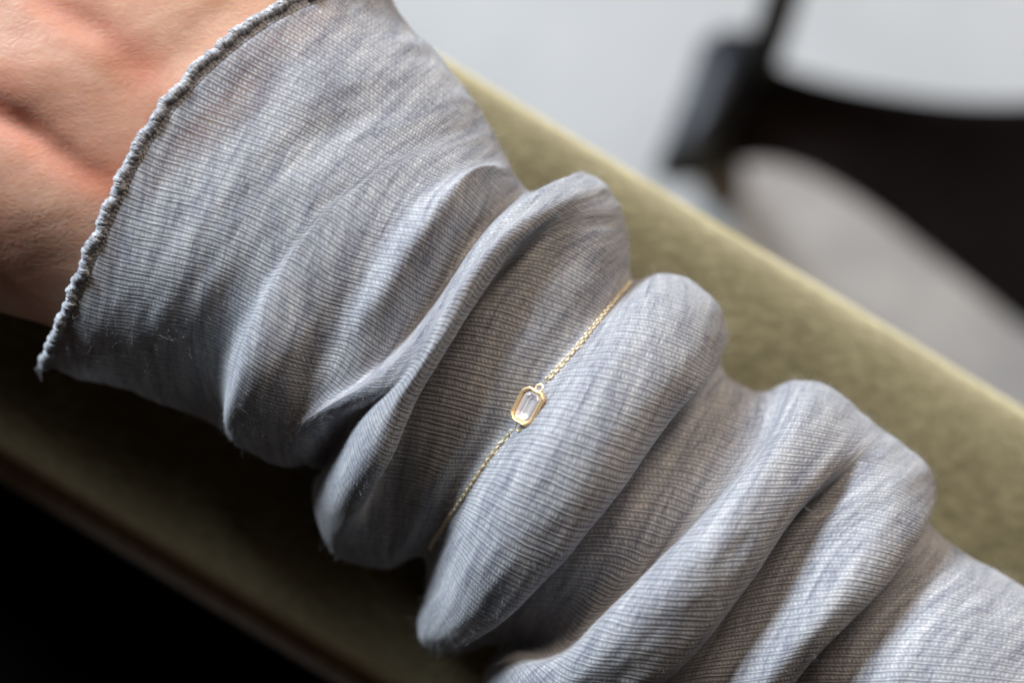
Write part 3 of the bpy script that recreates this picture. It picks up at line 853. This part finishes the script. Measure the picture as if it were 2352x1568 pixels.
# step-cut stone
ga, gb, gc = HA - .50, HB - .50, HC - .18
lev = [(-1.0, .9), (-.05, 1.0), (.12, 1.0), (.36, .88), (.52, .76), (.60, .70), (.16, .56), (.10, .42), (-.34, .30), (-.36, .18), (-.05, .05)]
gv = []
for z, kb in lev:
    A_, B_ = ga - gb * (1 - kb) * .95, gb * kb
    o8 = octagon(A_, B_, min(gc * max(kb, .15), B_ * .9)); gv.append(np.c_[o8, np.full(8, z)])
gv = np.array(gv); nl = len(lev)
gf = grid_faces(nl, 8, True)
me = bpy.data.meshes.new('gemstone')
me.from_pydata((gv.reshape(-1, 3) * S).tolist(), [], gf.tolist() + [list(range((nl - 1) * 8, nl * 8)), list(range(7, -1, -1))])
import bmesh
bm = bmesh.new(); bm.from_mesh(me); bmesh.ops.recalc_face_normals(bm, faces=bm.faces); bm.to_mesh(me); bm.free()
me.materials.append(GEM)
go = link('gemstone', me, bracelet, label='clear rectangular step cut stone'); put(go, Vector(W(*bcen)), ax, zb)
v, f = oval(0.66, 0.60, 0.14, 20, 8)
LOOP = np_mesh('jump_ring', v * S, f, BEZEL_GOLD)
for sgn in (1, -1):
    c = bcen + ax * sgn * 3.55 + zb * (-0.25)
    o = link('jump_ring', LOOP, bracelet); put(o, Vector(W(*c)), ax + zb * (-.15 * sgn), zb)

# ------------------------------------------------------------------ armchair: velvet armrest and what is below it
ad = np.array([math.cos(math.radians(31.2)), -math.sin(math.radians(31.2)), 0]); an = np.array([math.sin(math.radians(31.2)), math.cos(math.radians(31.2)), 0])
ZE = -80.0
e_r = P(1696, 540, ZE)                      # a point of the upper right silhouette
e_l = P(400, 1272, -84)                     # a point of the seam line on the lower left
wdt = float(np.dot(e_r - e_l, an))
base = e_r - an * float(np.dot(e_r, an)) * 0
def armrest_profile():
    pr = []
    R = 40.0
    # from the lower left seam over the top to the outer side (t: 0 = seam, wdt = outer edge)
    for a_ in np.linspace(0, 1, 14): pr.append((0 + 26 * (1 - math.cos(a_ * math.pi / 2)), -84 + 29 * math.sin(a_ * math.pi / 2)))
    for a_ in np.linspace(0, 1, 22)[1:-1]: pr.append((26 + (wdt - 26 - R) * a_, -55 + 1.2 * math.sin(a_ * math.pi)))
    for a_ in np.linspace(0, 1, 24): pr.append((wdt - R + R * math.sin(a_ * math.pi / 2), -55 - 27 * (1 - math.cos(a_ * math.pi / 2))))
    for z in np.linspace(-86, -300, 12): pr.append((wdt - 0.02 * (-80 - z), z))
    return pr
def extrude(pr, s0, s1, n, origin, noise_amp=0.0, seed=1):
    ss = np.linspace(s0, s1, n); pr = np.array(pr); g = []
    for s_ in ss:
        g.append(origin + ad * s_ + an * (pr[:, 0:1]) + np.array([0, 0, 1.0]) * pr[:, 1:2])
    g = np.array(g)
    if noise_amp:
        L_ = np.r_[0, np.cumsum(np.linalg.norm(np.diff(pr, axis=0), axis=1))]
        SS, LLg = np.meshgrid(ss, L_, indexing='ij')
        dz = vnoise(SS / 38 + 40, LLg / 26 + 40, seed) * noise_amp + vnoise(SS / 9 + 80, LLg / 7 + 80, seed + 1) * noise_amp * 0.25
        g[..., 2] += dz
    return g
org = np.array([e_l[0], e_l[1], 0.0])
armchair = empty('armchair', W(org[0], org[1], -860), 'olive green velvet armchair whose rounded armrest carries the sleeved forearm', 'armchair')
g = extrude(armrest_profile(), -260, 420, 240, org, 0.9)
nu, nv = g.shape[:2]
child('armrest', np_mesh('armrest', to_world(g.reshape(-1, 3)), grid_faces(nu, nv), VELVET), armchair)
# seam band below the inner edge
pr = [(1.2, -84.5), (0.2, -86.6), (-1.4, -86.4), (-3.2, -86.8), (-5.0, -87.8), (-6.2, -89.5), (-6.8, -93), (-6.9, -100), (-6.9, -300)]
g = extrude(pr, -260, 420, 120, org, 0.25, 5)
nu, nv = g.shape[:2]
child('seam_band', np_mesh('seam_band', to_world(g.reshape(-1, 3)), grid_faces(nu, nv), PIPING), armchair)
pth = np.array([org + ad * s_ + an * (-1.1 + 0.15 * math.sin(s_ * .3)) + np.array([0, 0, -86.1]) for s_ in np.linspace(-3, 3, 8)])
v, f = tube(np.stack([np.linspace(-1.6, 1.6, 7), np.zeros(7), -0.35 * np.linspace(-1, 1, 7) ** 2], -1), 0.42, 6)
SST = np_mesh('stitch', v * S, f, PIPING)
for i in range(62):
    s_ = -62 + i * 4.4
    c = org + ad * s_ + an * (-1.2) + np.array([0, 0, -85.7])
    o = link('stitch', SST, armchair)
    o.location = Vector(W(*c)) - Vector(armchair.location); o.rotation_euler = (0, 0, -math.radians(31.2 + rnd.uniform(-4, 4)))
# seat cushion beside the armrest, deep in shade
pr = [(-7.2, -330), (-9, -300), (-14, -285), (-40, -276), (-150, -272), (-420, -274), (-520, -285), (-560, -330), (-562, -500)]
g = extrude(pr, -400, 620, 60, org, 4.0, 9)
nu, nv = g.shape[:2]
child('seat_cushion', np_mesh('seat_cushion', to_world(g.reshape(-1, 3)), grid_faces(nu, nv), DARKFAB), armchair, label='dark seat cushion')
# end wall and legs of the armchair
def slab(name, lo, hi, origin, mat, parent, bev=4.0):
    bm = bmesh.new(); bmesh.ops.create_cube(bm, size=1)
    for v_ in bm.verts:
        q = [lo[i] + (hi[i] - lo[i]) * (v_.co[i] + .5) for i in range(3)]
        w_ = origin + ad * q[0] + an * q[1] + np.array([0, 0, q[2]])
        v_.co = W(*w_)
    bmesh.ops.bevel(bm, geom=bm.edges[:], offset=bev * S, segments=3, affect='EDGES')
    m_ = bpy.data.meshes.new(name); bm.to_mesh(m_); bm.free(); m_.materials.append(mat)
    for p_ in m_.polygons: p_.use_smooth = True
    return child(name, m_, parent)
slab('base_frame', (-250, -560, -560), (410, wdt - 6, -302), org, VELVET, armchair)
for sx in (-235, 385):
    for sy in (-545, wdt - 24):
        slab('leg', (sx, sy, -860), (sx + 14, sy + 14, -560), org, WOOD, armchair, 2.0)

# ------------------------------------------------------------------ floor
fv = np.array([(-5, -5, 0), (5, -5, 0), (5, 5, 0), (-5, 5, 0)], float)
link('floor', np_mesh('floor', fv, [(0, 1, 2, 3)], FLOOR, False), None, kind='structure')

SHADE_SHEET = make_dark('grey_shade_sheet', (0.38, 0.355, 0.335), 0.9, 0.1)  # added sheet: its grey-brown colour stands in for the shaded floor under the chair
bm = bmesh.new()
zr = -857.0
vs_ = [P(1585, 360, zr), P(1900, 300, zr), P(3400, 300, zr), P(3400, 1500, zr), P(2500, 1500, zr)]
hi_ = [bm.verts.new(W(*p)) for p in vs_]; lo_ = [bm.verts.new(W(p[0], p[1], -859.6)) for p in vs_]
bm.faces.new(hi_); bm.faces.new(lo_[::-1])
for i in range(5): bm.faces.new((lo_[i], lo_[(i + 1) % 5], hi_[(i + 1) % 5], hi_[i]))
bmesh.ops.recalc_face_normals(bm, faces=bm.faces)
rme = bpy.data.meshes.new('shade_sheet'); bm.to_mesh(rme); bm.free(); rme.materials.append(SHADE_SHEET)
link('shade_sheet', rme, None, label='thin grey sheet added on the floor as the shade beneath the black chair', category='shade_sheet')

# ------------------------------------------------------------------ dark chair in the background, far out of focus
ZC = -400.0
chair = empty('chair', Vector(W(*P(2300, 450, -860))), 'black leather chair with a curved band and round metal post on the pale floor', 'chair')
def band():
    topl = [(1680, 85), (1735, 122), (1815, 160), (1920, 190), (2050, 214), (2200, 232), (2360, 234), (2560, 216), (2800, 160), (3050, 60)]
    botl = [(1520, 415), (1620, 395), (1750, 372), (1860, 400), (1975, 465), (2110, 565), (2240, 668), (2370, 765), (2600, 860), (2900, 860)]
    t_ = catmull(np.array([[*p_, 0] for p_ in topl], float)[:, None], 8)[:, 0]; b_ = catmull(np.array([[*p_, 0] for p_ in botl], float)[:, None], 8)[:, 0]
    sec = []
    m = 13
    for k_ in range(m): sec.append((k_ / (m - 1), 1))
    rows = []
    for i in range(len(t_)):
        r = []
        for k_ in range(28):
            a_ = 2 * math.pi * k_ / 28
            q = 0.5 - 0.5 * math.copysign(abs(math.cos(a_)) ** 0.6, math.cos(a_)); zz = 11 * math.copysign(abs(math.sin(a_)) ** 0.6, math.sin(a_))
            x = t_[i] * (1 - q) + b_[i] * q
            r.append(P(x[0], x[1], ZC + zz - 22 * math.sin(q * math.pi) * 0.6))
        rows.append(r)
    g = np.array(rows)
    nu, nv = g.shape[:2]
    v = np.r_[g.reshape(-1, 3), [g[0].mean(0)], [g[-1].mean(0)]]
    me = bpy.data.meshes.new('back_band')
    f = grid_faces(nu, nv, True).tolist() + [(nu * nv, (i + 1) % nv, i) for i in range(nv)] + [(nu * nv + 1, (nu - 1) * nv + i, (nu - 1) * nv + (i + 1) % nv) for i in range(nv)]
    me.from_pydata(to_world(v).tolist(), [], f); me.materials.append(LEATHER)
    for p_ in me.polygons: p_.use_smooth = True
    return me
child('leather_seat', band(), chair)
def rod(name, pts, r, mat, sides=16, parent=chair):
    pts = catmull(np.array(pts)[:, None], 10)[:, 0]
    v, f = tube(pts, r, sides); n = len(pts)
    me = bpy.data.meshes.new(name)
    v = np.r_[v, [pts[0]], [pts[-1]]]; a_ = len(v) - 2
    fl = f.tolist() + [(a_, (i + 1) % sides, i) for i in range(sides)] + [(a_ + 1, (n - 1) * sides + i, (n - 1) * sides + (i + 1) % sides) for i in range(sides)]
    me.from_pydata(to_world(v).tolist(), [], fl); me.materials.append(mat)
    for p_ in me.polygons: p_.use_smooth = True
    return child(name, me, parent)
rod('post', [P(1745, 150, ZC + 12), P(1768, 85, ZC + 22), P(1795, 0, ZC + 40), P(1835, -140, ZC + 70)], 6.2, METAL)
def bracket():
    q = [(1622, 66), (1745, 70), (1770, 150), (1690, 260), (1640, 415), (1490, 420), (1535, 310), (1585, 180)]
    me = bpy.data.meshes.new('corner_bracket'); bm = bmesh.new()
    lo = [bm.verts.new(W(*P(x, y, ZC - 4))) for x, y in q]; hi = [bm.verts.new(W(*P(x, y, ZC + 22))) for x, y in q]
    m = len(q); bm.faces.new(hi); bm.faces.new(lo[::-1])
    for i in range(m): bm.faces.new((lo[i], lo[(i + 1) % m], hi[(i + 1) % m], hi[i]))
    bmesh.ops.recalc_face_normals(bm, faces=bm.faces)
    bmesh.ops.bevel(bm, geom=bm.edges[:], offset=3.5 * S, segments=3, affect='EDGES')
    bm.to_mesh(me); bm.free(); me.materials.append(METAL)
    for p_ in me.polygons: p_.use_smooth = True
    return me
child('corner_bracket', bracket(), chair)
rod('chair_leg', [P(1640, 350, ZC - 14), P(1655, 420, ZC - 60), P(1662, 440, -700), P(1662, 440, -859)], 9, WOOD)
rod('chair_leg', [P(2700, 300, ZC - 14), P(2700, 330, ZC - 60), P(2720, 330, -859)], 9, WOOD)
rod('chair_leg', [P(2750, 780, ZC - 14), P(2750, 790, ZC - 60), P(2760, 800, -859)], 9, WOOD)
